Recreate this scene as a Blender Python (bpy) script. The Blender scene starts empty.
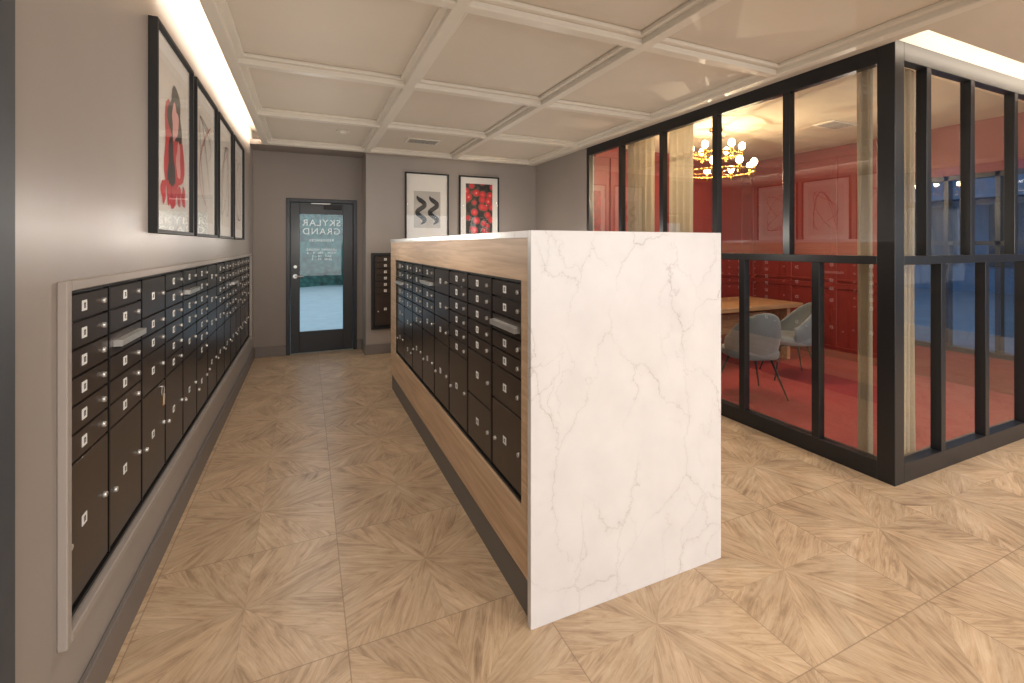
import bpy, math, random
from mathutils import Vector
random.seed(4)
S = bpy.context.scene
col = S.collection

# ------------------------------------------------------------ materials
def new_mat(name):
    m = bpy.data.materials.new(name); m.use_nodes = True
    nt = m.node_tree; nt.nodes.clear()
    out = nt.nodes.new('ShaderNodeOutputMaterial')
    return m, nt, out
def rgb(r, g, b):
    f = lambda c: ((c/255+0.055)/1.055)**2.4 if c/255 > 0.04045 else c/255/12.92
    return (f(r), f(g), f(b), 1)
def N(nt, t, **kw):
    n = nt.nodes.new(t)
    for k, v in kw.items(): setattr(n, k, v)
    return n
def val(nt, sock, v):
    if isinstance(v, (int, float)): sock.default_value = v
    else: nt.links.new(v, sock)
def M(nt, op, a, b=0.0, c=0.0):
    n = N(nt, 'ShaderNodeMath', operation=op)
    val(nt, n.inputs[0], a); val(nt, n.inputs[1], b); val(nt, n.inputs[2], c)
    return n.outputs[0]
def mixc(nt, f, a, b, mode='MIX'):
    n = N(nt, 'ShaderNodeMix', data_type='RGBA', blend_type=mode)
    val(nt, n.inputs[0], f)
    for s, v in ((n.inputs[6], a), (n.inputs[7], b)):
        if isinstance(v, tuple): s.default_value = v
        else: nt.links.new(v, s)
    return n.outputs[2]
def pmat(name, color, rough=0.5, metal=0.0, var=0.06, scale=6, bump=0.0, bscale=200, spec=0.5, coat=0, sheen=0, emis=0):
    m, nt, out = new_mat(name)
    p = N(nt, 'ShaderNodeBsdfPrincipled')
    tc = N(nt, 'ShaderNodeTexCoord')
    no = N(nt, 'ShaderNodeTexNoise'); no.inputs['Scale'].default_value = scale; no.inputs['Detail'].default_value = 4
    nt.links.new(tc.outputs['Object'], no.inputs['Vector'])
    dark = tuple(c*(1-var*2) for c in color[:3])+(1,)
    lite = tuple(min(1, c*(1+var)) for c in color[:3])+(1,)
    c = mixc(nt, no.outputs['Fac'], dark, lite)
    nt.links.new(c, p.inputs['Base Color'])
    p.inputs['Roughness'].default_value = rough
    p.inputs['Metallic'].default_value = metal
    p.inputs['Specular IOR Level'].default_value = spec
    p.inputs['Coat Weight'].default_value = coat
    p.inputs['Sheen Weight'].default_value = sheen
    if bump:
        n2 = N(nt, 'ShaderNodeTexNoise'); n2.inputs['Scale'].default_value = bscale
        nt.links.new(tc.outputs['Object'], n2.inputs['Vector'])
        b = N(nt, 'ShaderNodeBump'); b.inputs['Strength'].default_value = bump; b.inputs['Distance'].default_value = 0.002
        nt.links.new(n2.outputs['Fac'], b.inputs['Height']); nt.links.new(b.outputs[0], p.inputs['Normal'])
    nt.links.new(p.outputs[0], out.inputs[0])
    return m

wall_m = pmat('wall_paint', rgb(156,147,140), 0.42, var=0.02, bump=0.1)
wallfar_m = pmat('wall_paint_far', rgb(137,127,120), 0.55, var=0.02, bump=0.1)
dark_m = pmat('dark_stone', rgb(70,73,78), 0.6, var=0.1, scale=14)
trim_m = pmat('trim_paint', rgb(160,151,144), 0.4, var=0.02)
base_m = pmat('baseboard_paint', rgb(118,110,105), 0.45, var=0.02)
ceil_m = pmat('ceiling_paint', rgb(204,193,178), 0.6, var=0.02, bump=0.1)
beam_m = pmat('beam_paint', rgb(212,204,191), 0.4, var=0.02)
black_m = pmat('black_metal', rgb(30,31,35), 0.35, var=0.08, spec=0.5)
mail_m = pmat('mailbox_bronze', rgb(68,58,52), 0.3, metal=0.3, var=0.06, scale=3)
mailf_m = pmat('mailbox_frame', rgb(24,23,24), 0.4, metal=0.2)
silver_m = pmat('brushed_silver', rgb(215,213,208), 0.3, metal=0.6)
label_m = pmat('white_label', rgb(235,235,232), 0.5, var=0.01)
ink_m = pmat('black_ink', rgb(22,22,24), 0.6, var=0.02)
redwall_m = pmat('red_panelling', rgb(132,46,42), 0.4, var=0.04)
carpet_m = pmat('red_carpet', rgb(158,46,52), 0.95, var=0.15, scale=40, bump=0.6, bscale=300)
roomceil_m = pmat('room_ceiling_paint', rgb(205,190,165), 0.6, var=0.02)
brass_m = pmat('brass', rgb(215,165,80), 0.22, metal=1.0)
chair_m = pmat('grey_velvet', rgb(118,125,131), 0.75, var=0.1, scale=12, sheen=0.3)
mat_m = pmat('mat_board', rgb(232,228,222), 0.6, var=0.01)
red_m = pmat('poster_red', rgb(200,44,52), 0.6, var=0.1)
pink_m = pmat('poster_pink', rgb(226,160,155), 0.6, var=0.05)
paper_m = pmat('poster_paper', rgb(222,215,206), 0.6, var=0.06, scale=9)
grey_m = pmat('poster_grey', rgb(190,186,180), 0.6, var=0.08, scale=8)
conc_m = pmat('pavement', rgb(225,230,228), 0.8, var=0.1, scale=3)
street_m = pmat('asphalt_street', rgb(90,108,130), 0.6, var=0.25, scale=1.5)
white_m = pmat('white_plastic', rgb(215,208,196), 0.5)
rubber_m = pmat('grey_toe_kick', rgb(106,102,100), 0.5, var=0.03)
stone_m = pmat('building_stone', rgb(88,115,148), 0.8, var=0.25, scale=2)
bwin_m = pmat('building_window', rgb(36,46,64), 0.2, var=0.2, scale=2)

def emat(name, color, s):
    m, nt, out = new_mat(name)
    e = N(nt, 'ShaderNodeEmission'); e.inputs[0].default_value = color; e.inputs[1].default_value = s
    nt.links.new(e.outputs[0], out.inputs[0]); return m
bulb_m = emat('warm_bulb', (1, 0.74, 0.44, 1), 60)
panel_m = emat('fill_panel_glow', (1, 0.9, 0.78, 1), 6)  # glowing face of the added fill panels

def glass_mat(name, tint, r0, fmax=1.0):
    """thin single-sheet glass: Schlick reflectance over straight transmission"""
    m, nt, out = new_mat(name)
    t = N(nt, 'ShaderNodeBsdfTransparent'); t.inputs[0].default_value = tint
    g = N(nt, 'ShaderNodeBsdfGlossy'); g.inputs['Roughness'].default_value = 0.0
    g.inputs[0].default_value = (1, 1, 1, 1)
    ge = N(nt, 'ShaderNodeNewGeometry')
    dp = N(nt, 'ShaderNodeVectorMath', operation='DOT_PRODUCT')
    nt.links.new(ge.outputs['Incoming'], dp.inputs[0]); nt.links.new(ge.outputs['Normal'], dp.inputs[1])
    c = M(nt, 'SUBTRACT', 1.0, M(nt, 'ABSOLUTE', dp.outputs['Value']))
    f = M(nt, 'MULTIPLY_ADD', M(nt, 'POWER', c, 5.0), 1.0-r0, r0)
    f = M(nt, 'MINIMUM', f, fmax)
    mx = N(nt, 'ShaderNodeMixShader')
    nt.links.new(f, mx.inputs[0]); nt.links.new(t.outputs[0], mx.inputs[1]); nt.links.new(g.outputs[0], mx.inputs[2])
    nt.links.new(mx.outputs[0], out.inputs[0]); return m
glass_m = glass_mat('clear_glass', (0.92, 0.94, 0.93, 1), 0.15)
win_m = glass_mat('window_glass', (0.92, 0.95, 0.97, 1), 0.06)
doorglass_m = glass_mat('door_glass', (0.82, 0.90, 0.90, 1), 0.05)
frameglass_m = glass_mat('picture_glass', (1, 1, 1, 1), 0.04, 0.35)

def wood_mat(name, c1, c2, axis='Y', scale=1.0, rough=0.5):
    m, nt, out = new_mat(name)
    p = N(nt, 'ShaderNodeBsdfPrincipled'); tc = N(nt, 'ShaderNodeTexCoord')
    mp = N(nt, 'ShaderNodeMapping')
    sc = {'X': (1.2, 22, 22), 'Y': (22, 1.2, 22), 'Z': (22, 22, 1.2)}[axis]
    mp.inputs['Scale'].default_value = tuple(s*scale for s in sc)
    nt.links.new(tc.outputs['Object'], mp.inputs[0])
    no = N(nt, 'ShaderNodeTexNoise'); no.inputs['Scale'].default_value = 1.6; no.inputs['Detail'].default_value = 8
    no.inputs['Distortion'].default_value = 0.6
    nt.links.new(mp.outputs[0], no.inputs['Vector'])
    r = N(nt, 'ShaderNodeValToRGB'); r.color_ramp.elements[0].position = 0.3; r.color_ramp.elements[1].position = 0.68
    r.color_ramp.elements[0].color = c1; r.color_ramp.elements[1].color = c2
    nt.links.new(no.outputs['Fac'], r.inputs[0]); nt.links.new(r.outputs[0], p.inputs['Base Color'])
    p.inputs['Roughness'].default_value = rough
    nt.links.new(p.outputs[0], out.inputs[0]); return m
oak_m = wood_mat('oak_veneer', rgb(186,154,122), rgb(216,187,155), 'Y')
table_m = wood_mat('table_wood', rgb(150,112,80), rgb(190,150,112), 'X')

def marble_mat():
    m, nt, out = new_mat('quartz_marble')
    p = N(nt, 'ShaderNodeBsdfPrincipled'); tc = N(nt, 'ShaderNodeTexCoord')
    def warp(scale, amt, seed):
        n0 = N(nt, 'ShaderNodeTexNoise'); n0.inputs['Scale'].default_value = scale; n0.inputs['Detail'].default_value = 9; n0.inputs['Roughness'].default_value = 0.62
        mp0 = N(nt, 'ShaderNodeMapping'); mp0.inputs['Location'].default_value = (seed, seed*1.3, -seed)
        nt.links.new(tc.outputs['Object'], mp0.inputs[0]); nt.links.new(mp0.outputs[0], n0.inputs['Vector'])
        off = N(nt, 'ShaderNodeVectorMath', operation='MULTIPLY_ADD')
        nt.links.new(n0.outputs['Color'], off.inputs[0]); off.inputs[1].default_value = (amt, amt, amt)
        nt.links.new(mp0.outputs[0], off.inputs[2]); return off.outputs[0]
    def vein(seed, wscale, amt, vscale, width, rot, mlo, mgain):
        mp = N(nt, 'ShaderNodeMapping'); mp.inputs['Rotation'].default_value = rot; mp.inputs['Scale'].default_value = (1.6, 1.3, 0.75)
        nt.links.new(warp(wscale, amt, seed), mp.inputs[0])
        vo = N(nt, 'ShaderNodeTexVoronoi', feature='DISTANCE_TO_EDGE'); vo.inputs['Scale'].default_value = vscale
        nt.links.new(mp.outputs[0], vo.inputs['Vector'])
        f = M(nt, 'MAXIMUM', M(nt, 'SUBTRACT', 1.0, M(nt, 'DIVIDE', vo.outputs['Distance'], width)), 0.0)
        h = M(nt, 'MULTIPLY', M(nt, 'MAXIMUM', M(nt, 'SUBTRACT', 1.0, M(nt, 'DIVIDE', vo.outputs['Distance'], width*7)), 0.0), 0.14)
        n1 = N(nt, 'ShaderNodeTexNoise'); n1.inputs['Scale'].default_value = 2.6; n1.inputs['Detail'].default_value = 3
        mp1 = N(nt, 'ShaderNodeMapping'); mp1.inputs['Location'].default_value = (seed+4, 0, seed)
        nt.links.new(tc.outputs['Object'], mp1.inputs[0]); nt.links.new(mp1.outputs[0], n1.inputs['Vector'])
        mask = M(nt, 'MULTIPLY', M(nt, 'SUBTRACT', n1.outputs['Fac'], mlo), mgain)
        mask = M(nt, 'MINIMUM', M(nt, 'MAXIMUM', mask, 0.0), 1.0)
        return M(nt, 'MULTIPLY', M(nt, 'MAXIMUM', f, h), mask)
    v1 = vein(2.7, 1.7, 0.55, 1.5, 0.0085, (0.2, 0.6, 0.4), 0.38, 4.0)
    v2 = M(nt, 'MULTIPLY', vein(5.3, 2.6, 0.4, 2.6, 0.008, (0.1, 0.9, 0.5), 0.44, 5.0), 0.7)
    f = M(nt, 'MINIMUM', M(nt, 'ADD', v1, v2), 1.0)
    f = M(nt, 'MULTIPLY', f, 0.6)
    n2 = N(nt, 'ShaderNodeTexNoise'); n2.inputs['Scale'].default_value = 7; n2.inputs['Detail'].default_value = 6
    nt.links.new(tc.outputs['Object'], n2.inputs['Vector'])
    base = mixc(nt, n2.outputs['Fac'], rgb(208,204,203), rgb(224,221,220))
    c = mixc(nt, f, base, rgb(138,124,118))
    nt.links.new(c, p.inputs['Base Color']); p.inputs['Roughness'].default_value = 0.25
    nt.links.new(p.outputs[0], out.inputs[0]); return m
marble_m = marble_mat()

TILE = 0.75
def floor_mat():
    m, nt, out = new_mat('parquet_tile')
    p = N(nt, 'ShaderNodeBsdfPrincipled'); g = N(nt, 'ShaderNodeNewGeometry')
    s = N(nt, 'ShaderNodeSeparateXYZ'); nt.links.new(g.outputs['Position'], s.inputs[0])
    X = M(nt, 'DIVIDE', M(nt, 'SUBTRACT', s.outputs[0], 1.64-10*TILE), TILE)
    Y = M(nt, 'DIVIDE', M(nt, 'SUBTRACT', s.outputs[1], 1.05-10*TILE), TILE)
    u = M(nt, 'SUBTRACT', M(nt, 'FRACT', X), 0.5); v = M(nt, 'SUBTRACT', M(nt, 'FRACT', Y), 0.5)
    ci = M(nt, 'FLOOR', X); cj = M(nt, 'FLOOR', Y)
    a = M(nt, 'ABSOLUTE', u); b = M(nt, 'ABSOLUTE', v)
    mm = M(nt, 'MAXIMUM', a, b); nn = M(nt, 'MINIMUM', a, b)
    th = math.radians(26); c_, s_ = math.cos(th), math.sin(th)
    al = M(nt, 'ADD', M(nt, 'MULTIPLY', mm, c_), M(nt, 'MULTIPLY', nn, s_))
    ac = M(nt, 'SUBTRACT', M(nt, 'MULTIPLY', nn, c_), M(nt, 'MULTIPLY', mm, s_))
    sec = M(nt, 'ADD', M(nt, 'GREATER_THAN', a, b), M(nt, 'ADD', M(nt, 'MULTIPLY', M(nt, 'GREATER_THAN', u, 0.0), 2.0), M(nt, 'MULTIPLY', M(nt, 'GREATER_THAN', v, 0.0), 4.0)))
    pk = M(nt, 'FLOOR', M(nt, 'MULTIPLY', ac, 7.0))
    idn = M(nt, 'ADD', M(nt, 'MULTIPLY', ci, 7.13), M(nt, 'ADD', M(nt, 'MULTIPLY', cj, 13.7), M(nt, 'MULTIPLY', sec, 3.31)))
    cb = N(nt, 'ShaderNodeCombineXYZ'); val(nt, cb.inputs[0], idn); val(nt, cb.inputs[1], pk)
    wn = N(nt, 'ShaderNodeTexWhiteNoise', noise_dimensions='2D'); nt.links.new(cb.outputs[0], wn.inputs['Vector'])
    gv = N(nt, 'ShaderNodeCombineXYZ')
    val(nt, gv.inputs[0], M(nt, 'ADD', M(nt, 'MULTIPLY', al, 3.0), M(nt, 'MULTIPLY', wn.outputs['Value'], 20.0)))
    val(nt, gv.inputs[1], M(nt, 'MULTIPLY', ac, 24.0)); val(nt, gv.inputs[2], idn)
    no = N(nt, 'ShaderNodeTexNoise'); no.inputs['Scale'].default_value = 1.2; no.inputs['Detail'].default_value = 10; no.inputs['Roughness'].default_value = 0.72
    no.inputs['Distortion'].default_value = 0.9
    nt.links.new(gv.outputs[0], no.inputs['Vector'])
    n3 = N(nt, 'ShaderNodeTexNoise'); n3.inputs['Scale'].default_value = 5.0; n3.inputs['Detail'].default_value = 3
    nt.links.new(g.outputs['Position'], n3.inputs['Vector'])
    fac = M(nt, 'ADD', no.outputs['Fac'], M(nt, 'MULTIPLY', M(nt, 'SUBTRACT', n3.outputs['Fac'], 0.5), 0.35))
    r = N(nt, 'ShaderNodeValToRGB'); cr = r.color_ramp
    cr.elements[0].position = 0.26; cr.elements[0].color = rgb(138,112,88)
    cr.elements[1].position = 0.74; cr.elements[1].color = rgb(216,194,165)
    e = cr.elements.new(0.48); e.color = rgb(191,163,132)
    nt.links.new(fac, r.inputs[0])
    tone = M(nt, 'ADD', 0.87, M(nt, 'MULTIPLY', wn.outputs['Value'], 0.17))
    cx = N(nt, 'ShaderNodeCombineColor'); [val(nt, cx.inputs[i], tone) for i in range(3)]
    c = mixc(nt, 1.0, r.outputs[0], cx.outputs[0], 'MULTIPLY')
    dj = M(nt, 'MINIMUM', M(nt, 'SUBTRACT', mm, nn), M(nt, 'MULTIPLY', nn, 1.4))
    j1 = M(nt, 'MULTIPLY', M(nt, 'LESS_THAN', dj, 0.003), 0.15)
    j2 = M(nt, 'MULTIPLY', M(nt, 'GREATER_THAN', mm, 0.4972), 0.5)
    c = mixc(nt, M(nt, 'MAXIMUM', j1, j2), c, rgb(100,80,64))
    nt.links.new(c, p.inputs['Base Color'])
    p.inputs['Roughness'].default_value = 0.36
    bm = N(nt, 'ShaderNodeBump'); bm.inputs['Strength'].default_value = 0.15; bm.inputs['Distance'].default_value = 0.002
    nt.links.new(no.outputs['Fac'], bm.inputs['Height']); nt.links.new(bm.outputs[0], p.inputs['Normal'])
    nt.links.new(p.outputs[0], out.inputs[0]); return m
floor_m = floor_mat()

def flower_mat():
    m, nt, out = new_mat('poster_flowers')
    p = N(nt, 'ShaderNodeBsdfPrincipled'); tc = N(nt, 'ShaderNodeTexCoord')
    vo = N(nt, 'ShaderNodeTexVoronoi'); vo.inputs['Scale'].default_value = 9
    nt.links.new(tc.outputs['Object'], vo.inputs['Vector'])
    r = N(nt, 'ShaderNodeValToRGB'); cr = r.color_ramp
    cr.elements[0].position = 0.0; cr.elements[0].color = rgb(244,200,180)
    cr.elements[1].position = 0.62; cr.elements[1].color = rgb(40,36,34)
    for pp, cc in ((0.14, rgb(228,70,70)), (0.42, rgb(196,40,48)), (0.52, rgb(90,80,66))):
        e = cr.elements.new(pp); e.color = cc
    nt.links.new(vo.outputs['Distance'], r.inputs[0]); nt.links.new(r.outputs[0], p.inputs['Base Color'])
    p.inputs['Roughness'].default_value = 0.6; nt.links.new(p.outputs[0], out.inputs[0]); return m
flower_m = flower_mat()
def hedge_mat():
    m, nt, out = new_mat('hedge_leaves')
    p = N(nt, 'ShaderNodeBsdfPrincipled'); tc = N(nt, 'ShaderNodeTexCoord')
    vo = N(nt, 'ShaderNodeTexVoronoi'); vo.inputs['Scale'].default_value = 6
    nt.links.new(tc.outputs['Object'], vo.inputs['Vector'])
    c = mixc(nt, vo.outputs['Distance'], rgb(80,150,135), rgb(28,66,62))
    nt.links.new(c, p.inputs['Base Color']); p.inputs['Roughness'].default_value = 0.8
    nt.links.new(p.outputs[0], out.inputs[0]); return m
hedge_m = hedge_mat()
def curtain_mat():
    m, nt, out = new_mat('curtain_fabric')
    d = N(nt, 'ShaderNodeBsdfDiffuse')
    t = N(nt, 'ShaderNodeBsdfTranslucent'); t.inputs[0].default_value = rgb(190,178,155)
    tc = N(nt, 'ShaderNodeTexCoord'); no = N(nt, 'ShaderNodeTexNoise'); no.inputs['Scale'].default_value = 120
    nt.links.new(tc.outputs['Object'], no.inputs['Vector'])
    nt.links.new(mixc(nt, no.outputs['Fac'], rgb(172,161,142), rgb(208,198,178)), d.inputs[0])
    mx = N(nt, 'ShaderNodeMixShader'); mx.inputs[0].default_value = 0.3
    nt.links.new(d.outputs[0], mx.inputs[1]); nt.links.new(t.outputs[0], mx.inputs[2])
    nt.links.new(mx.outputs[0], out.inputs[0]); return m
curtain_m = curtain_mat()

# ------------------------------------------------------------ mesh builder
class B:
    def __init__(s): s.v = []; s.f = []; s.m = []; s.mats = []; s.sm = []
    def mi(s, mat):
        if mat not in s.mats: s.mats.append(mat)
        return s.mats.index(mat)
    def box(s, x0, x1, y0, y1, z0, z1, mat):
        i = len(s.v); k = s.mi(mat)
        s.v += [(x0,y0,z0),(x1,y0,z0),(x1,y1,z0),(x0,y1,z0),(x0,y0,z1),(x1,y0,z1),(x1,y1,z1),(x0,y1,z1)]
        for q in ((0,3,2,1),(4,5,6,7),(0,1,5,4),(1,2,6,5),(2,3,7,6),(3,0,4,7)):
            s.f.append(tuple(i+j for j in q)); s.m.append(k); s.sm.append(False)
    def poly(s, pts, mat):
        i = len(s.v); s.v += [tuple(p) for p in pts]; s.f.append(tuple(range(i, i+len(pts)))); s.m.append(s.mi(mat)); s.sm.append(False)
    def cyl(s, p0, p1, r0, r1, mat, n=16, smooth=True):
        p0 = Vector(p0); p1 = Vector(p1); d = (p1-p0).normalized()
        a = d.orthogonal().normalized(); b = d.cross(a); i = len(s.v); k = s.mi(mat)
        for c, r in ((p0, r0), (p1, r1)):
            for j in range(n):
                t = 2*math.pi*j/n; s.v.append(tuple(c+a*r*math.cos(t)+b*r*math.sin(t)))
        for j in range(n):
            s.f.append((i+j, i+(j+1)%n, i+n+(j+1)%n, i+n+j)); s.m.append(k); s.sm.append(smooth)
        s.f.append(tuple(i+j for j in reversed(range(n)))); s.m.append(k); s.sm.append(False)
        s.f.append(tuple(i+n+j for j in range(n))); s.m.append(k); s.sm.append(False)
    def tube(s, pts, r, mat, n=10, closed=False):
        pts = [Vector(p) for p in pts]; L = len(pts)
        for j in range(L if closed else L-1): s.cyl(pts[j], pts[(j+1)%L], r, r, mat, n)
    def sphere(s, c, r, mat, nu=12, nv=8, sz=1.0):
        i = len(s.v); k = s.mi(mat)
        for a in range(nv+1):
            ph = math.pi*a/nv
            for b in range(nu):
                t = 2*math.pi*b/nu
                s.v.append((c[0]+r*math.sin(ph)*math.cos(t), c[1]+r*math.sin(ph)*math.sin(t), c[2]+r*sz*math.cos(ph)))
        for a in range(nv):
            for b in range(nu):
                s.f.append((i+a*nu+b, i+(a+1)*nu+b, i+(a+1)*nu+(b+1)%nu, i+a*nu+(b+1)%nu)); s.m.append(k); s.sm.append(True)
    def grid(s, fn, nu, nv, mat, smooth=True):
        i = len(s.v); k = s.mi(mat)
        for a in range(nu+1):
            for b in range(nv+1): s.v.append(tuple(fn(a/nu, b/nv)))
        for a in range(nu):
            for b in range(nv):
                q = i+a*(nv+1)+b
                s.f.append((q, q+nv+1, q+nv+2, q+1)); s.m.append(k); s.sm.append(smooth)
    def make(s, name, loc=(0,0,0), rz=0.0, parent=None, bevel=0.0, solid=0.0, sub=0):
        me = bpy.data.meshes.new(name); me.from_pydata(s.v, [], s.f); me.update()
        for m in s.mats: me.materials.append(m)
        for p, k, sm in zip(me.polygons, s.m, s.sm): p.material_index = k; p.use_smooth = sm
        o = bpy.data.objects.new(name, me); col.objects.link(o)
        o.location = loc; o.rotation_euler = (0, 0, rz)
        if parent: o.parent = parent
        if solid:
            md = o.modifiers.new('s', 'SOLIDIFY'); md.thickness = solid; md.offset = 0
        if bevel:
            md = o.modifiers.new('b', 'BEVEL'); md.width = bevel; md.segments = 1; md.limit_method = 'ANGLE'; md.angle_limit = math.radians(50)
        if sub:
            md = o.modifiers.new('ss', 'SUBSURF'); md.levels = sub; md.render_levels = sub
        return o
def empty(name, loc=(0,0,0), rz=0.0):
    o = bpy.data.objects.new(name, None); col.objects.link(o); o.location = loc; o.rotation_euler = (0,0,rz); return o
def simple(name, x0, x1, y0, y1, z0, z1, mat, bevel=0.0):
    b = B(); b.box(x0, x1, y0, y1, z0, z1, mat); return b.make(name, bevel=bevel)

# ------------------------------------------------------------ dims
XL = -0.65      # left wall
YD = 6.95       # door wall
YF = 6.53       # far wall right part
XG = 3.33       # glass west face
YG = 1.63       # glass south face
XE = 6.40       # red room east wall
YN = 5.07       # red room north wall
ZT = 3.0
YS = -4.0; XR = 9.0

b = B()
b.box(XL-0.1, XR, YS, YG+0.12, -0.1, 0.0, floor_m); b.box(XL-0.1, XE+0.12, YG+0.12, YD+0.15, -0.1, 0.0, floor_m)
b.make('floor')
simple('carpet', XG+0.11, XE-0.03, YG+0.11, YN-0.03, 0.0, 0.012, carpet_m)
PY0, PY1, PZ0, PZ1 = 1.748, 6.52, 0.367, 1.365
b = B()
b.box(XL-0.14, XL-0.04, YS, YD+0.12, 0, ZT, wall_m)
b.box(XL-0.04, XL, YS, PY0, 0, ZT, wall_m); b.box(XL-0.04, XL, PY1, YD+0.12, 0, ZT, wall_m)
b.box(XL-0.04, XL, PY0, PY1, 0, PZ0, wall_m); b.box(XL-0.04, XL, PY0, PY1, PZ1, ZT, wall_m)
b.make('wall_left')
DX0, DX1, DZ = -0.26, 0.657, 2.14
b = B()
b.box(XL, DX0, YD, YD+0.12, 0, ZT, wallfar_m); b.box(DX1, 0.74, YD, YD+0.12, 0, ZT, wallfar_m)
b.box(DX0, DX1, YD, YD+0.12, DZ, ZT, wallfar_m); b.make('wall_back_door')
simple('wall_back', 0.735, XG+0.2, YF, YD+0.12, 0, ZT, wall_m)
simple('wall_right', XG, XG+0.12, YN+0.0, YF, 0, ZT, wall_m)
b = B()
b.box(XL-0.12, XR, YS, YG+0.12, ZT, ZT+0.1, ceil_m); b.box(XL-0.12, XE+0.12, YG+0.12, YD+0.12, ZT, ZT+0.1, ceil_m)
b.make('ceiling_lid')

# coffered ceiling
CZ = 2.76
b = B()
b.box(-0.50, XG-0.01, YS, YF-0.0, CZ, CZ+0.06, ceil_m)
b.box(XG-0.01, XR, YS, YG-0.17, CZ, CZ+0.06, ceil_m)
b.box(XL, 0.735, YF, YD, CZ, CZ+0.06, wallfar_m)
b.make('ceiling')
gx = [-0.45, 0.71, 1.87, 3.06]
gy = [-3.0, -1.7, -0.38, 0.92, 2.23, 3.53, 4.84, 6.17]
b = B()
for x in gx:
    b.box(x-0.035, x+0.035, YS, 6.205, 2.70, CZ, beam_m)
    b.box(x-0.075 if x > -0.4 else x-0.045, x+0.075, YS, 6.245, 2.735, CZ, beam_m)
for y in gy:
    b.box(-0.485, 3.095, y-0.035, y+0.035, 2.701, CZ, beam_m)
    b.box(-0.495, 3.135, y-0.075, y+0.075, 2.7355, CZ, beam_m)
b.make('ceiling_beams', bevel=0.004)

simple('wall_pilaster', XL, XL+0.03, -1.0, 1.45, 0, ZT, dark_m, bevel=0.003)

# lobby enclosure behind the camera (storefront windows south and east)
b = B()
b.box(XL, XR, YS-0.12, YS, 0, 0.35, wall_m); b.box(XL, XR, YS-0.12, YS, 2.65, ZT, wall_m)
for x in (XL+0.0, 1.7, 4.1, 6.5, 8.8): b.box(x, x+0.2, YS-0.12, YS, 0.35, 2.65, black_m)
b.make('wall_front')
k = 1
for x in (XL+0.2, 1.9, 4.3, 6.7):
    bb = B(); w = 2.1
    bb.poly([(x, YS-0.06, 0.35), (x+w, YS-0.06, 0.35), (x+w, YS-0.06, 2.65), (x, YS-0.06, 2.65)], win_m)
    bb.box(x, x+w, YS-0.09, YS-0.04, 1.0, 1.04, black_m)
    bb.box(x+w/2-0.02, x+w/2+0.02, YS-0.09, YS-0.04, 0.35, 2.65, black_m)
    bb.make('window_%d' % k); k += 1
b = B()
b.box(XR, XR+0.12, YS, YG, 0, 0.2, wall_m); b.box(XR, XR+0.12, YS, YG, 2.7, ZT, wall_m)
for y in (YS, -2.6, -1.2, 0.2, YG-0.15): b.box(XR, XR+0.12, y, y+0.12, 0.2, 2.7, black_m)
b.make('wall_east')
for y0_ in (YS+0.12, -2.48, -1.08, 0.32):
    bb = B(); y1_ = y0_+ (1.28 if y0_ < 0.3 else 1.16)
    bb.poly([(XR+0.06, y0_, 0.2), (XR+0.06, y1_, 0.2), (XR+0.06, y1_, 2.7), (XR+0.06, y0_, 2.7)], win_m)
    bb.box(XR+0.03, XR+0.09, y0_, y1_, 2.1, 2.15, black_m)
    bb.make('window_%d' % k); k += 1
simple('wall_room_south_return', XE+0.12, XR, YG, YG+0.12, 0, ZT, wall_m)
b = B()
b.box(XR+0.15, 24, -14, 12, -0.14, -0.04, street_m); b.box(XE+0.15, XR+0.15, YG+0.15, 12, -0.14, -0.04, street_m)
b.box(XL-2, XR+0.15, -14, YS-0.14, -0.14, -0.04, street_m)
b.make('street_pavement')
b = B(); b.box(20, 20.5, -14, 14, -0.04, 7.5, stone_m)
for i in range(13):
    for j in range(2): b.box(19.96, 20.0, -13+i*2.1, -11.7+i*2.1, 0.8+j*2.9, 2.8+j*2.9, bwin_m)
b.box(19.4, 20.0, -14, 14, 3.0, 3.2, stone_m)
b.make('building_across_street')

# baseboards
simple('baseboard_left', XL, XL+0.02, 1.455, YD, 0, 0.14, base_m, 0.004)
b = B(); b.box(XL+0.02, DX0-0.0, YD-0.02, YD, 0, 0.14, base_m); b.box(DX1, 0.735, YD-0.02, YD, 0, 0.14, base_m); b.make('baseboard_door_wall', bevel=0.004)
b = B(); b.box(0.715, XG, YF-0.02, YF, 0, 0.14, base_m); b.box(0.715, 0.735, YF, YD-0.02, 0, 0.14, base_m); b.make('baseboard_back', bevel=0.004)
simple('baseboard_right', XG-0.02, XG, YN+0.06, YF-0.02, 0, 0.14, base_m, 0.004)

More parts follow.
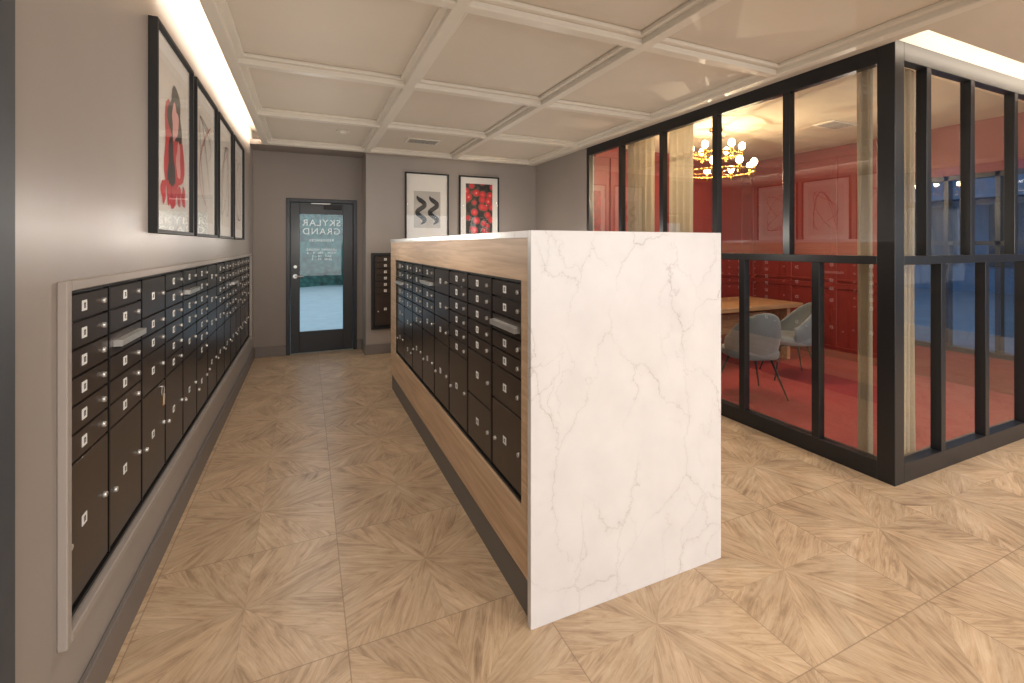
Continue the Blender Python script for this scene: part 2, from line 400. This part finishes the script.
# ------------------------------------------------------------ mailboxes
def mailbox_bank(name, widths, H, pats, loc, rz, trim=None):
    """local: x width, z up, front towards -y; origin lower left"""
    b = B(); W = sum(widths)
    b.box(0, W, -0.012, -0.001, 0, H, mailf_m)
    fr = 0.012
    b.box(-fr, 0, -0.035, -0.001, -fr, H+fr, mailf_m); b.box(W, W+fr, -0.035, -0.001, -fr, H+fr, mailf_m)
    b.box(0, W, -0.035, -0.001, -fr, 0, mailf_m); b.box(0, W, -0.035, -0.001, H, H+fr, mailf_m)
    x = 0
    for w, pat in zip(widths, pats):
        tot = sum(1 if q == 'm' else q for q in pat); uh = (H-0.01)/tot
        z = H-0.005
        b.box(x-0.004, x+0.004, -0.03, -0.012, 0, H, mailf_m)
        for q in pat:
            h = uh*(1 if q == 'm' else q)
            x0, x1 = x+0.012, x+w-0.012; z0, z1 = z-h+0.006, z-0.003
            b.box(x0, x1, -0.028, -0.012, z0, z1, mail_m)
            cz = (z0+z1)/2
            if q == 'm':
                b.box(x0+0.03, x1-0.03, -0.055, -0.028, cz-0.010, cz+0.014, silver_m)
                b.box(x0+0.04, x1-0.04, -0.05, -0.0285, cz-0.016, cz-0.0101, ink_m)
            else:
                lz = cz if q <= 2 else z0+(z1-z0)*0.52
                lx0 = x0+w*0.36
                b.box(lx0, lx0+0.036, -0.0295, -0.028, lz-0.017, lz+0.017, label_m)
                nx = lx0+0.012
                b.box(nx, nx+0.004, -0.0302, -0.0295, lz-0.009, lz+0.009, ink_m)
                b.box(nx+0.007, nx+0.013, -0.0302, -0.0295, lz+0.004, lz+0.009, ink_m)
                b.box(nx+0.009, nx+0.013, -0.0302, -0.0295, lz-0.009, lz+0.004, ink_m)
                lx = x1-0.045 if q <= 2 else x1-0.035
                b.cyl((lx, -0.028, lz), (lx, -0.038, lz), 0.0105, 0.009, silver_m, 12)
                b.box(lx-0.0012, lx+0.0012, -0.0386, -0.038, lz-0.005, lz+0.005, ink_m)
                if q >= 4:
                    b.cyl((x0+0.04, -0.028, lz-0.03), (x0+0.04, -0.038, lz-0.03), 0.0105, 0.009, silver_m, 12)
            z -= h
        x += w
    return b.make(name, loc, rz, bevel=0.0016)

P = [[1,1,1,1,1,1,5],[1,1,'m',1,1,1,5],[2,1,1,2,5],[1,1,1,1,1,1,5],[1,'m',1,1,2,5],[1,1,1,1,1,1,1,4],[2,2,2,5],
     [1,1,1,1,2,5],[1,1,1,1,1,1,5],[1,1,'m',1,1,1,5],[1,1,2,2,5],[1,1,1,1,1,1,5],[1,1,1,1,2,5]]
nC = 13; wL = (PY1-PY0-0.028)/nC
mb = mailbox_bank('mailbox_bank', [wL]*nC, PZ1-PZ0-0.026, P, (XL-0.037, PY0+0.014, PZ0+0.013), math.radians(90))
b = B()
b.tube([(0.022*math.cos(t*math.pi/6), 0, 0.022*math.sin(t*math.pi/6)) for t in range(12)], 0.0018, silver_m, 6, True)
b.box(-0.006, 0.006, -0.002, 0.001, -0.075, -0.02, brass_m); b.box(0.004, 0.016, -0.004, -0.0015, -0.07, -0.018, silver_m)
b.cyl((0,0,0.02), (0,0.02,0.02), 0.003, 0.003, silver_m, 8)
b.make('key_ring', (XL+0.018, 2.70, 0.80), math.radians(90))
b = B(); t = 0.03
y0, y1, z0, z1 = PY0, PY1, PZ0, PZ1
for (a0,a1,c0,c1) in ((y0-t,y0,z0-t,z1+t),(y1,y1+t,z0-t,z1+t),(y0,y1,z1,z1+t),(y0,y1,z0-t,z0)):
    b.box(XL, XL+0.024, a0, a1, c0, c1, trim_m)
b.make('trim_mailboxes_left', bevel=0.003)

mailbox_bank('mailbox_bank', [0.33]*6, 0.965, P[3:9], (0.84, YF-0.001, 0.385), 0)
b = B()
for (a0,a1,c0,c1) in ((0.80,0.825,0.345,1.39),(2.835,2.86,0.345,1.39),(0.825,2.835,1.365,1.39),(0.825,2.835,0.345,0.37)):
    b.box(a0, a1, YF-0.045, YF, c0, c1, black_m)
b.make('trim_mailboxes_back')

# ------------------------------------------------------------ island
IX0, IX1, IY0, IY1, IH = 0.795, 1.813, 1.60, 4.90, 1.558
isl = empty('mailbox_island', (0, 0, 0))
b = B()
b.box(IX0, IX1, IY0, IY0+0.03, 0, IH, marble_m)
b.box(IX0, IX1, IY0+0.03, IY1, IH-0.03, IH, marble_m)
b.make('quartz_waterfall', parent=isl, bevel=0.0015)
b = B()
T0, T1 = IX0+0.006, IX1-0.006
mz0, mz1 = 0.425, 1.355
my0, my1 = 1.70, 4.66
for xa, xb in ((T0, T0+0.05), (T1-0.05, T1)):
    b.box(xa, xb, IY0+0.03, IY1, mz1, IH-0.03, oak_m)
    b.box(xa, xb, IY0+0.03, IY1, 0.165, mz0, oak_m)
    b.box(xa, xb, IY0+0.03, my0, mz0, mz1, oak_m)
    b.box(xa, xb, my1, IY1, mz0, mz1, oak_m)
b.box(T0+0.05, T1-0.05, IY0+0.03, IY1, 0.165, IH-0.03, oak_m)
b.make('oak_carcass', parent=isl)
simple('toe_kick', T0+0.012, T1-0.012, IY0+0.03, IY1-0.01, 0, 0.165, rubber_m).parent = isl
PI = [[1,1,'m',1,1,2,4],[1,1,1,1,1,3,3],[1,1,1,1,1,1,5],[1,'m',1,1,2,5],[2,2,2,5],[1,1,1,1,1,1,5],[1,1,1,1,1,3,3],[1,1,'m',1,1,2,4]]
hb = mz1-mz0-0.024; nI = 8; wI = (my1-my0-0.024)/nI
o = mailbox_bank('mailboxes_west', [wI]*nI, hb, PI, (T0+0.047, my1-0.012, mz0+0.012), math.radians(-90)); o.parent = isl
o2 = mailbox_bank('mailboxes_east', [wI]*nI, hb, PI, (T1-0.047, my0+0.012, mz0+0.012), math.radians(90)); o2.parent = isl

# ------------------------------------------------------------ door
dr = empty('door_1', (0,0,0))
b = B()
f = 0.05
b.box(DX0, DX0+f, YD-0.015, YD+0.11, 0, DZ, black_m); b.box(DX1-f, DX1, YD-0.015, YD+0.11, 0, DZ, black_m)
b.box(DX0+f, DX1-f, YD-0.015, YD+0.11, DZ-f, DZ, black_m)
x0, x1 = DX0+f+0.003, DX1-f-0.003; gx0, gx1, gz0, gz1 = -0.09, 0.47, 0.30, 1.93
b.box(x0, gx0, YD+0.02, YD+0.065, 0.01, DZ-f-0.003, black_m); b.box(gx1, x1, YD+0.02, YD+0.065, 0.01, DZ-f-0.003, black_m)
b.box(gx0, gx1, YD+0.02, YD+0.065, 0.01, gz0, black_m); b.box(gx0, gx1, YD+0.02, YD+0.065, gz1, DZ-f-0.003, black_m)
b.make('door_leaf_and_frame', parent=dr, bevel=0.003)
b = B(); b.poly([(gx0, YD+0.043, gz0), (gx1, YD+0.043, gz0), (gx1, YD+0.043, gz1), (gx0, YD+0.043, gz1)], doorglass_m); b.make('door_pane', parent=dr)
b = B()
b.cyl((x0+0.06, YD+0.02, 1.07), (x0+0.06, YD-0.03, 1.07), 0.012, 0.012, silver_m)
b.cyl((x0+0.06, YD-0.03, 1.07), (x0+0.17, YD-0.03, 1.07), 0.009, 0.009, silver_m)
b.cyl((x0+0.06, YD+0.02, 1.07), (x0+0.06, YD+0.012, 1.07), 0.03, 0.03, silver_m)
b.cyl((x0+0.06, YD+0.02, 1.2), (x0+0.06, YD+0.008, 1.2), 0.022, 0.022, silver_m)
b.make('lever_handle', parent=dr)
b = B()
b.box(0.22, 0.45, YD-0.04, YD+0.02, 2.0, 2.06, ink_m)
b.box(0.05, 0.30, YD-0.045, YD-0.03, 2.065, 2.08, silver_m)
b.make('door_closer', parent=dr, bevel=0.004)
def text(name, s, size, x, z, parent):
    c = bpy.data.curves.new(name, 'FONT'); c.body = s; c.size = size; c.align_x = 'CENTER'; c.extrude = 0.0005; c.space_character = 1.2
    c.offset = 0.001
    o = bpy.data.objects.new(name, c); col.objects.link(o)
    o.rotation_euler = (math.radians(90), 0, math.radians(180)); o.location = (x, YD+0.049, z)
    o.data.materials.append(label_m); o.parent = parent
text('lettering_name', 'SKYLAR', 0.125, 0.19, 1.77, dr)
text('lettering_name_2', 'GRAND', 0.125, 0.19, 1.65, dr)
text('lettering_small', 'RESIDENCES', 0.05, 0.19, 1.55, dr)
text('lettering_hours', 'LEASING HOURS\nMON - FRI  9 - 6\nSAT  10 - 5\nSUN  12 - 5', 0.045, 0.19, 1.42, dr)

simple('ground', -6, 6.2, YD+0.16, 22, -0.14, -0.041, conc_m)
b = B()
def hf(u, v):
    x = -8+16*u; z = -0.04+4.2*v
    return (x, 18.5+0.3*math.sin(x*2.1+z*2)+0.2*math.sin(z*4.3+x*1.1), z)
b.grid(hf, 60, 20, hedge_m); b.make('hedge')

# ------------------------------------------------------------ pictures
def picture(name, w, h, loc, rz, art, matw=0.075):
    b = B(); f = 0.018
    b.box(0, f, -0.035, 0, 0, h, ink_m); b.box(w-f, w, -0.035, 0, 0, h, ink_m)
    b.box(f, w-f, -0.035, 0, 0, f, ink_m); b.box(f, w-f, -0.035, 0, h-f, h, ink_m)
    b.box(f, w-f, -0.014, 0, f, h-f, mat_m)
    ax0, ax1, az0, az1 = f+matw, w-f-matw, f+matw*1.1, h-f-matw*1.1
    yy = -0.0145
    def rect(x0, x1, z0, z1, m, d=0.0): b.poly([(x0, yy-d, z0), (x1, yy-d, z0), (x1, yy-d, z1), (x0, yy-d, z1)], m)
    def rib(pts, wd, m, d=0.001):
        n = len(pts)
        for i in range(n-1):
            (xa, za), (xb, zb) = pts[i], pts[i+1]; L = math.hypot(xb-xa, zb-za) or 1
            ta = wd*min(1, 6*(i)/n+0.25, 6*(n-1-i)/n+0.1)
            px, pz = -(zb-za)/L*ta/2, (xb-xa)/L*ta/2; ex, ez = (xb-xa)*0.25, (zb-za)*0.25
            b.poly([(xa-px-ex, yy-d, za-pz-ez), (xb-px+ex, yy-d, zb-pz+ez), (xb+px+ex, yy-d, zb+pz+ez), (xa+px-ex, yy-d, za+pz-ez)], m)
            d += 0.00001
    def blob(cx, cz, r, m, d=0.001, sx=1, sz=1, seed=0):
        rr = random.Random(seed); pts = []
        k1, k2 = rr.random()*6, rr.random()*6
        for i in range(28):
            t = 2*math.pi*i/28; q = r*(1+0.16*math.sin(3*t+k1)+0.1*math.sin(5*t+k2))
            pts.append((cx+q*sx*math.cos(t), yy-d, cz+q*sz*math.sin(t)))
        b.poly(pts, m)
    cx, cz = (ax0+ax1)/2, (az0+az1)/2; aw, ah = ax1-ax0, az1-az0
    if art == 'snake':
        rect(ax0, ax1, az0, az1, mat_m)
        rect(cx-aw*0.36, cx+aw*0.36, cz-ah*0.34, cz+ah*0.26, grey_m, 0.0005)
        for k in (0, 1):
            pts = [(cx+(k-0.5)*aw*0.34+aw*0.10*math.sin(i/50*math.pi*3.6), cz-ah*0.28+ah*0.46*i/50) for i in range(51)]
            rib(pts, aw*0.12, ink_m, 0.001+k*0.0008)
    elif art == 'flowers':
        rect(ax0, ax1, az0, az1, flower_m)
    elif art == 'figure':
        rect(ax0, ax1, az0, az1, paper_m)
        blob(cx, cz-ah*0.10, aw*0.36, red_m, 0.001, 1, 1.25, 3)
        blob(cx+aw*0.05, cz+ah*0.17, aw*0.24, ink_m, 0.0015, 1, 1.1, 5)
        blob(cx+aw*0.04, cz+ah*0.13, aw*0.13, pink_m, 0.002, 0.9, 1.3, 8)
        blob(cx-aw*0.1, cz-ah*0.2, aw*0.18, ink_m, 0.002, 0.7, 1.6, 9)
        blob(cx+aw*0.16, cz-ah*0.12, aw*0.13, pink_m, 0.0022, 0.6, 1.4, 19)
        for k in range(5):
            blob(cx-aw*0.36+aw*0.18*k, cz-ah*0.36, aw*0.08, red_m, 0.0024, 1, 1.3, 20+k)
    else:
        rect(ax0, ax1, az0, az1, paper_m)
        rr = random.Random(art)
        for k in range(4):
            p1, p2, a1, a2 = [rr.random()*6 for _ in range(4)]
            pts = [(cx+aw*0.34*math.sin(i/50*(3+a1)+p1), cz+ah*0.38*math.cos(i/50*(2+a2)+p2)) for i in range(51)]
            rib(pts, 0.006, ink_m if k else red_m, 0.001+k*0.0008)
    b.poly([(f, -0.021, f), (w-f, -0.021, f), (w-f, -0.021, h-f), (f, -0.021, h-f)], frameglass_m)
    return b.make(name, loc, rz)
z0 = 1.555
for i, (ya, art) in enumerate(((2.54, 'figure'), (3.35, 11), (4.16, 12), (4.97, 13))):
    picture('framed_picture', 0.73, 0.975, (XL+0.001, ya, z0), math.radians(90), art)
picture('framed_picture', 0.63, 0.975, (1.262, YF-0.001, z0), 0, 'snake', 0.03)
picture('framed_picture', 0.63, 0.975, (2.055, YF-0.001, z0), 0, 'flowers', 0.085)

def vent(x, y, z):
    b = B(); b.box(-0.2, 0.2, -0.11, 0.11, -0.012, 0, white_m)
    for i in range(7): b.box(-0.17, 0.17, -0.09+i*0.027, -0.078+i*0.027, -0.0125, -0.012, ink_m)
    b.make('ceiling_vent', (x, y, z))
vent(1.28, 5.52, CZ)
b = B(); b.cyl((0,0,0), (0,0,-0.012), 0.07, 0.068, white_m, 24); b.cyl((0,0,-0.012), (0,0,-0.03), 0.045, 0.035, white_m, 24)
b.make('smoke_detector', (0.36, 5.39, CZ))

# ------------------------------------------------------------ glazed partition
HB0, HB1 = 2.66, 2.78; RZ0, RZ1 = 1.375, 1.43
gl = empty('glass_partition', (0,0,0))
b = B(); D = 0.06; w = 0.055
b.box(XG, XG+0.1, YG, YG+0.1, 0, HB1, black_m)
b.box(XG, XG+D, YG+0.1, YN-0.0, HB0, HB1, black_m); b.box(XG-0.0, XG+D+0.02, YG+0.1, YN, 0, 0.12, black_m)
b.box(XG, XG+D, YG+0.1, YN, RZ0, RZ1, black_m)
b.box(XG+0.1, XE, YG, YG+D, HB0, HB1, black_m); b.box(XG+0.1, XE, YG, YG+D+0.02, 0, 0.12, black_m)
b.box(XG+0.1, XE, YG, YG+D, RZ0, RZ1, black_m)
for y in (2.34, 3.01, 3.69, 4.37, 5.04): b.box(XG, XG+D, y-w/2, y+w/2, RZ1, HB0, black_m)
for y in (2.12, 2.73, 3.36, 4.0, 4.64, 5.04): b.box(XG, XG+D, y-w/2, y+w/2, 0.12, RZ0, black_m)
for x in (3.72, 4.29, 4.95, 5.6, 6.3): b.box(x-w/2, x+w/2, YG, YG+D, RZ1, HB0, black_m)
for x in (3.90, 4.5, 5.12, 5.75, 6.3): b.box(x-w/2, x+w/2, YG, YG+D, 0.12, RZ0, black_m)
b.make('steel_frame', parent=gl, bevel=0.002)
b = B()
xx = XG+0.031; yy_ = YG+0.031
b.poly([(xx, YG+0.1, 0.12), (xx, YN, 0.12), (xx, YN, HB0), (xx, YG+0.1, HB0)], glass_m)
b.poly([(XG+0.1, yy_, 0.12), (XE, yy_, 0.12), (XE, yy_, HB0), (XG+0.1, yy_, HB0)], glass_m)
b.make('glass_panes', parent=gl)
b = B(); b.box(XG, XE+0.1, YG+0.01, YG+0.11, HB1, ZT, ceil_m); b.box(XG, XG+0.1, YG+0.11, YN, HB1, ZT, ceil_m); b.make('wall_bulkhead')

# ------------------------------------------------------------ red room
RC = 2.80
WY0, WY1, WZ0, WZ1 = 1.85, 3.05, 0.35, 2.25
b = B()
b.box(XE, XE+0.12, WY1, YN+0.12, 0, ZT, redwall_m); b.box(XE, XE+0.12, YG, WY0, 0, ZT, redwall_m)
b.box(XE, XE+0.12, WY0, WY1, 0, WZ0, redwall_m); b.box(XE, XE+0.12, WY0, WY1, WZ1, ZT, redwall_m)
for zz, hh in ((0.0, 0.16), (0.92, 0.07), (1.02, 0.03), (2.66, 0.14)): b.box(XE-0.025, XE, WY1+0.08, YN, zz, zz+hh, redwall_m)
y = 3.2
while y < YN: b.box(XE-0.018, XE, y-0.035, y+0.035, 0, RC, redwall_m); y += 0.62
b.make('wall_room_east', bevel=0.004)
b = B()
for (a0, a1, c0, c1) in ((WY0, WY0+0.05, WZ0, WZ1), (WY1-0.05, WY1, WZ0, WZ1), (WY0, WY1, WZ0, WZ0+0.05), (WY0, WY1, WZ1-0.05, WZ1), (2.22, 2.26, WZ0, WZ1), (2.63, 2.67, WZ0, WZ1), (WY0, WY1, 1.5, 1.54)):
    b.box(XE-0.01, XE+0.08, a0, a1, c0, c1, black_m)
b.poly([(XE+0.05, WY0, WZ0), (XE+0.05, WY1, WZ0), (XE+0.05, WY1, WZ1), (XE+0.05, WY0, WZ1)], win_m)
b.make('window_9')  # window added to stand in for bluish reflections in the south panes
b = B()
b.box(XG+0.12, XE, YN, YN+0.12, 0, ZT, redwall_m)
for zz, hh in ((0.0, 0.16), (0.92, 0.07), (1.02, 0.03), (2.66, 0.14)): b.box(XG+0.12, XE-0.03, YN-0.025, YN, zz, zz+hh, redwall_m)
x = XG+0.4
while x < XE: b.box(x-0.035, x+0.035, YN-0.018, YN, 0, RC, redwall_m); x += 0.62
b.make('wall_room_north', bevel=0.004)
simple('ceiling_room', XG+0.1, XE, YG+0.11, YN, RC, RC+0.05, roomceil_m)
vent(5.2, 3.1, RC)

def curtain(x0, y0, x1, y1, waves, z0=0.03, z1=2.7):
    b = B(); L = math.hypot(x1-x0, y1-y0); dx, dy = (x1-x0)/L, (y1-y0)/L
    def fn(u, v):
        a = 0.035*(1-0.25*v)*math.sin(u*waves*2*math.pi)+0.008*math.sin(u*waves*5.1+v*3)
        s = u*L
        return (x0+dx*s-dy*a, y0+dy*s+dx*a, z0+(z1-z0)*v)
    b.grid(fn, waves*10, 10, curtain_m)
    b.cyl((x0, y0, z1+0.01), (x1, y1, z1+0.01), 0.012, 0.012, black_m, 10)
    return b.make('curtain')
curtain(3.50, 1.84, 3.50, 1.94, 2)
curtain(3.60, 1.79, 3.86, 1.79, 4)
curtain(3.48, 3.40, 3.48, 3.74, 4)
curtain(3.48, 3.95, 3.48, 4.42, 5)

# table
b = B()
TX0, TX1, TY0, TY1 = 3.95, 5.85, 3.88, 4.72
b.box(TX0, TX1, TY0, TY1, 0.70, 0.755, table_m)
b.box(TX1-0.16, TX1-0.1, TY0+0.1, TY1-0.1, 0.012, 0.70, table_m); b.box(TX0+0.1, TX0+0.16, TY0+0.1, TY1-0.1, 0.012, 0.70, table_m)
b.box(TX0+0.16, TX1-0.16, 4.27, 4.31, 0.35, 0.6, table_m)
b.make('conference_table', bevel=0.004)
b = B()
b.box(-0.28, 0.28, -0.012, 0.012, 0.14, 0.48, ink_m); b.box(-0.03, 0.03, 0.0, 0.03, 0.02, 0.3, black_m)
b.box(-0.12, 0.12, -0.09, 0.09, 0, 0.012, black_m); b.make('computer_monitor', (4.50, 4.35, 0.756), math.radians(60), bevel=0.003)

def chair(loc, rz):
    e = empty('velvet_chair', loc, rz)
    b = B()
    def seat(u, v):
        t = u*2*math.pi; c, s = math.cos(t), math.sin(t)
        prof = [(0.0, 0.07), (0.75, 0.075), (0.97, 0.055), (1.0, 0.02), (0.95, -0.02), (0.6, -0.035), (0.0, -0.035)]
        k = v*6; i = min(5, int(k)); f = k-i
        r = prof[i][0]*(1-f)+prof[i+1][0]*f; z = prof[i][1]*(1-f)+prof[i+1][1]*f
        sg = lambda q: math.copysign(abs(q)**0.75, q)
        return (0.245*r*sg(c), 0.235*r*sg(s), 0.42+z)
    b.grid(seat, 32, 12, chair_m); b.make('seat', parent=e)
    b = B()
    def back(u, v):
        t = math.radians(-8+196*u)
        top = 0.20+0.26*max(0, math.sin(t))**1.1
        lean = 0.07*v*max(0.2, math.sin(t))
        r = 0.225+lean
        wv = 1-0.10*(2*v-1)**2
        return (r*1.04*math.cos(t)*wv, r*math.sin(t)*wv, 0.40+top*v)
    b.grid(back, 28, 8, chair_m); b.make('back_shell', parent=e, solid=0.03, sub=1)
    b = B()
    for sx in (-1, 1):
        for sy in (-1, 1):
            b.cyl((sx*0.13, sy*0.13, 0.40), (sx*0.24, sy*0.23, 0.017), 0.012, 0.008, black_m, 10)
        b.cyl((sx*0.13, -0.13, 0.385), (sx*0.13, 0.13, 0.385), 0.01, 0.01, black_m, 8)
    b.make('legs', parent=e)
chair((4.04, 3.22, 0), math.radians(160))
chair((5.00, 3.48, 0), math.radians(235))

# chandelier
ch = empty('chandelier', (4.16, 3.74, 0))
b = B()
zc = 2.42
b.cyl((0,0,RC), (0,0,RC-0.03), 0.07, 0.07, brass_m, 24); b.cyl((0,0,RC-0.03), (0,0,zc-0.14), 0.008, 0.008, brass_m, 10)
for zr, R, nb in ((zc+0.08, 0.26, 6), (zc-0.12, 0.38, 9)):
    b.tube([(R*math.cos(t*math.pi/18), R*math.sin(t*math.pi/18), zr) for t in range(36)], 0.014, brass_m, 8, True)
    for k in range(3):
        t = k*2*math.pi/3+zr; b.cyl((0, 0, zr), (R*math.cos(t), R*math.sin(t), zr), 0.006, 0.006, brass_m, 8)
    for k in range(nb):
        t = k*2*math.pi/nb+0.3; p = (R*math.cos(t), R*math.sin(t))
        b.cyl((p[0], p[1], zr-0.05), (p[0], p[1], zr+0.05), 0.016, 0.016, brass_m, 12)
        b.sphere((p[0], p[1], zr+0.085), 0.034, bulb_m, 12, 8, 1.2)
b.make('rings_and_bulbs', parent=ch)

# ------------------------------------------------------------ lights
def area(name, loc, sx, sy, e, rot, colr=(1, 0.92, 0.82)):
    l = bpy.data.lights.new(name, 'AREA'); l.shape = 'RECTANGLE'; l.size = sx; l.size_y = sy; l.energy = e; l.color = colr
    o = bpy.data.objects.new(name, l); col.objects.link(o); o.location = loc; o.rotation_euler = rot; return o
area('cove_light_left', (-0.47, 2.7, CZ+0.09), 0.05, 8.0, 62, (0, math.radians(98), 0), (1, 0.85, 0.68))
area('cove_light_right', (6.2, YG-0.2, CZ+0.09), 5.6, 0.05, 20, (math.radians(100), 0, 0), (1, 0.84, 0.66))
def panel(x, y, e, s=0.6, z=CZ):  # glowing ceiling panel added behind the camera as general fill
    b = B(); b.box(-s/2-0.02, s/2+0.02, -s/2-0.02, s/2+0.02, -0.012, 0, white_m)
    b.box(-s/2, s/2, -s/2, s/2, -0.014, -0.012, panel_m); b.make('fill_panel', (x, y, z))
    area('fill_panel_area', (x, y, z-0.02), s, s, e, (0, 0, 0), (1, 0.93, 0.85))
for x in (0.13, 2.46): panel(x, -1.05, 50)
panel(5.4, -0.6, 62)
area('fill_south', (3.5, YS+0.05, 1.5), 8, 2.2, 175, (math.radians(90), 0, 0), (1, 0.96, 0.91))  # area fill added inside the south windows to brighten the ceiling
def pt(x, y, z, e, c=(1, 0.93, 0.84), r=0.0):
    l = bpy.data.lights.new('added_point', 'POINT'); l.energy = e; l.color = c; l.shadow_soft_size = r; l.specular_factor = 0.0
    o = bpy.data.objects.new('added_point', l); col.objects.link(o); o.location = (x, y, z)
for y, e in ((2.6, 13), (4.2, 11), (5.8, 10.5)): pt(0.07, y, 1.60, e)  # unseen fill points added to brighten corridor and ceiling, no fixtures
for y, e in ((2.9, 11), (4.6, 10), (5.9, 9)): pt(2.5, y, 1.60, e)  # unseen fill points added between island and glass, no fixtures
pt(4.6, 0.3, 1.60, 17)  # unseen fill point added in the lobby
pt(4.16, 3.74, 2.2, 40, (1, 0.80, 0.56))  # light of the chandelier bulbs
pt(4.9, 2.7, 1.9, 14, (1, 0.86, 0.7))  # unseen fill point added in the red room

wd = bpy.data.worlds.new('World'); S.world = wd; wd.use_nodes = True
bg = wd.node_tree.nodes['Background']; bg.inputs[0].default_value = (0.55, 0.77, 1.0, 1); bg.inputs[1].default_value = 0.95

# ------------------------------------------------------------ camera
cd = bpy.data.cameras.new('camera'); cam = bpy.data.objects.new('camera', cd); col.objects.link(cam)
cd.sensor_width = 36; cd.lens = 459/1024*36; cd.shift_y = -(341.5-245)/1024; cd.clip_start = 0.05
cam.location = (0, 0, 1.5); cam.rotation_euler = (math.radians(90), 0, math.radians(-24.07))
S.camera = cam
S.view_settings.view_transform = 'Standard'
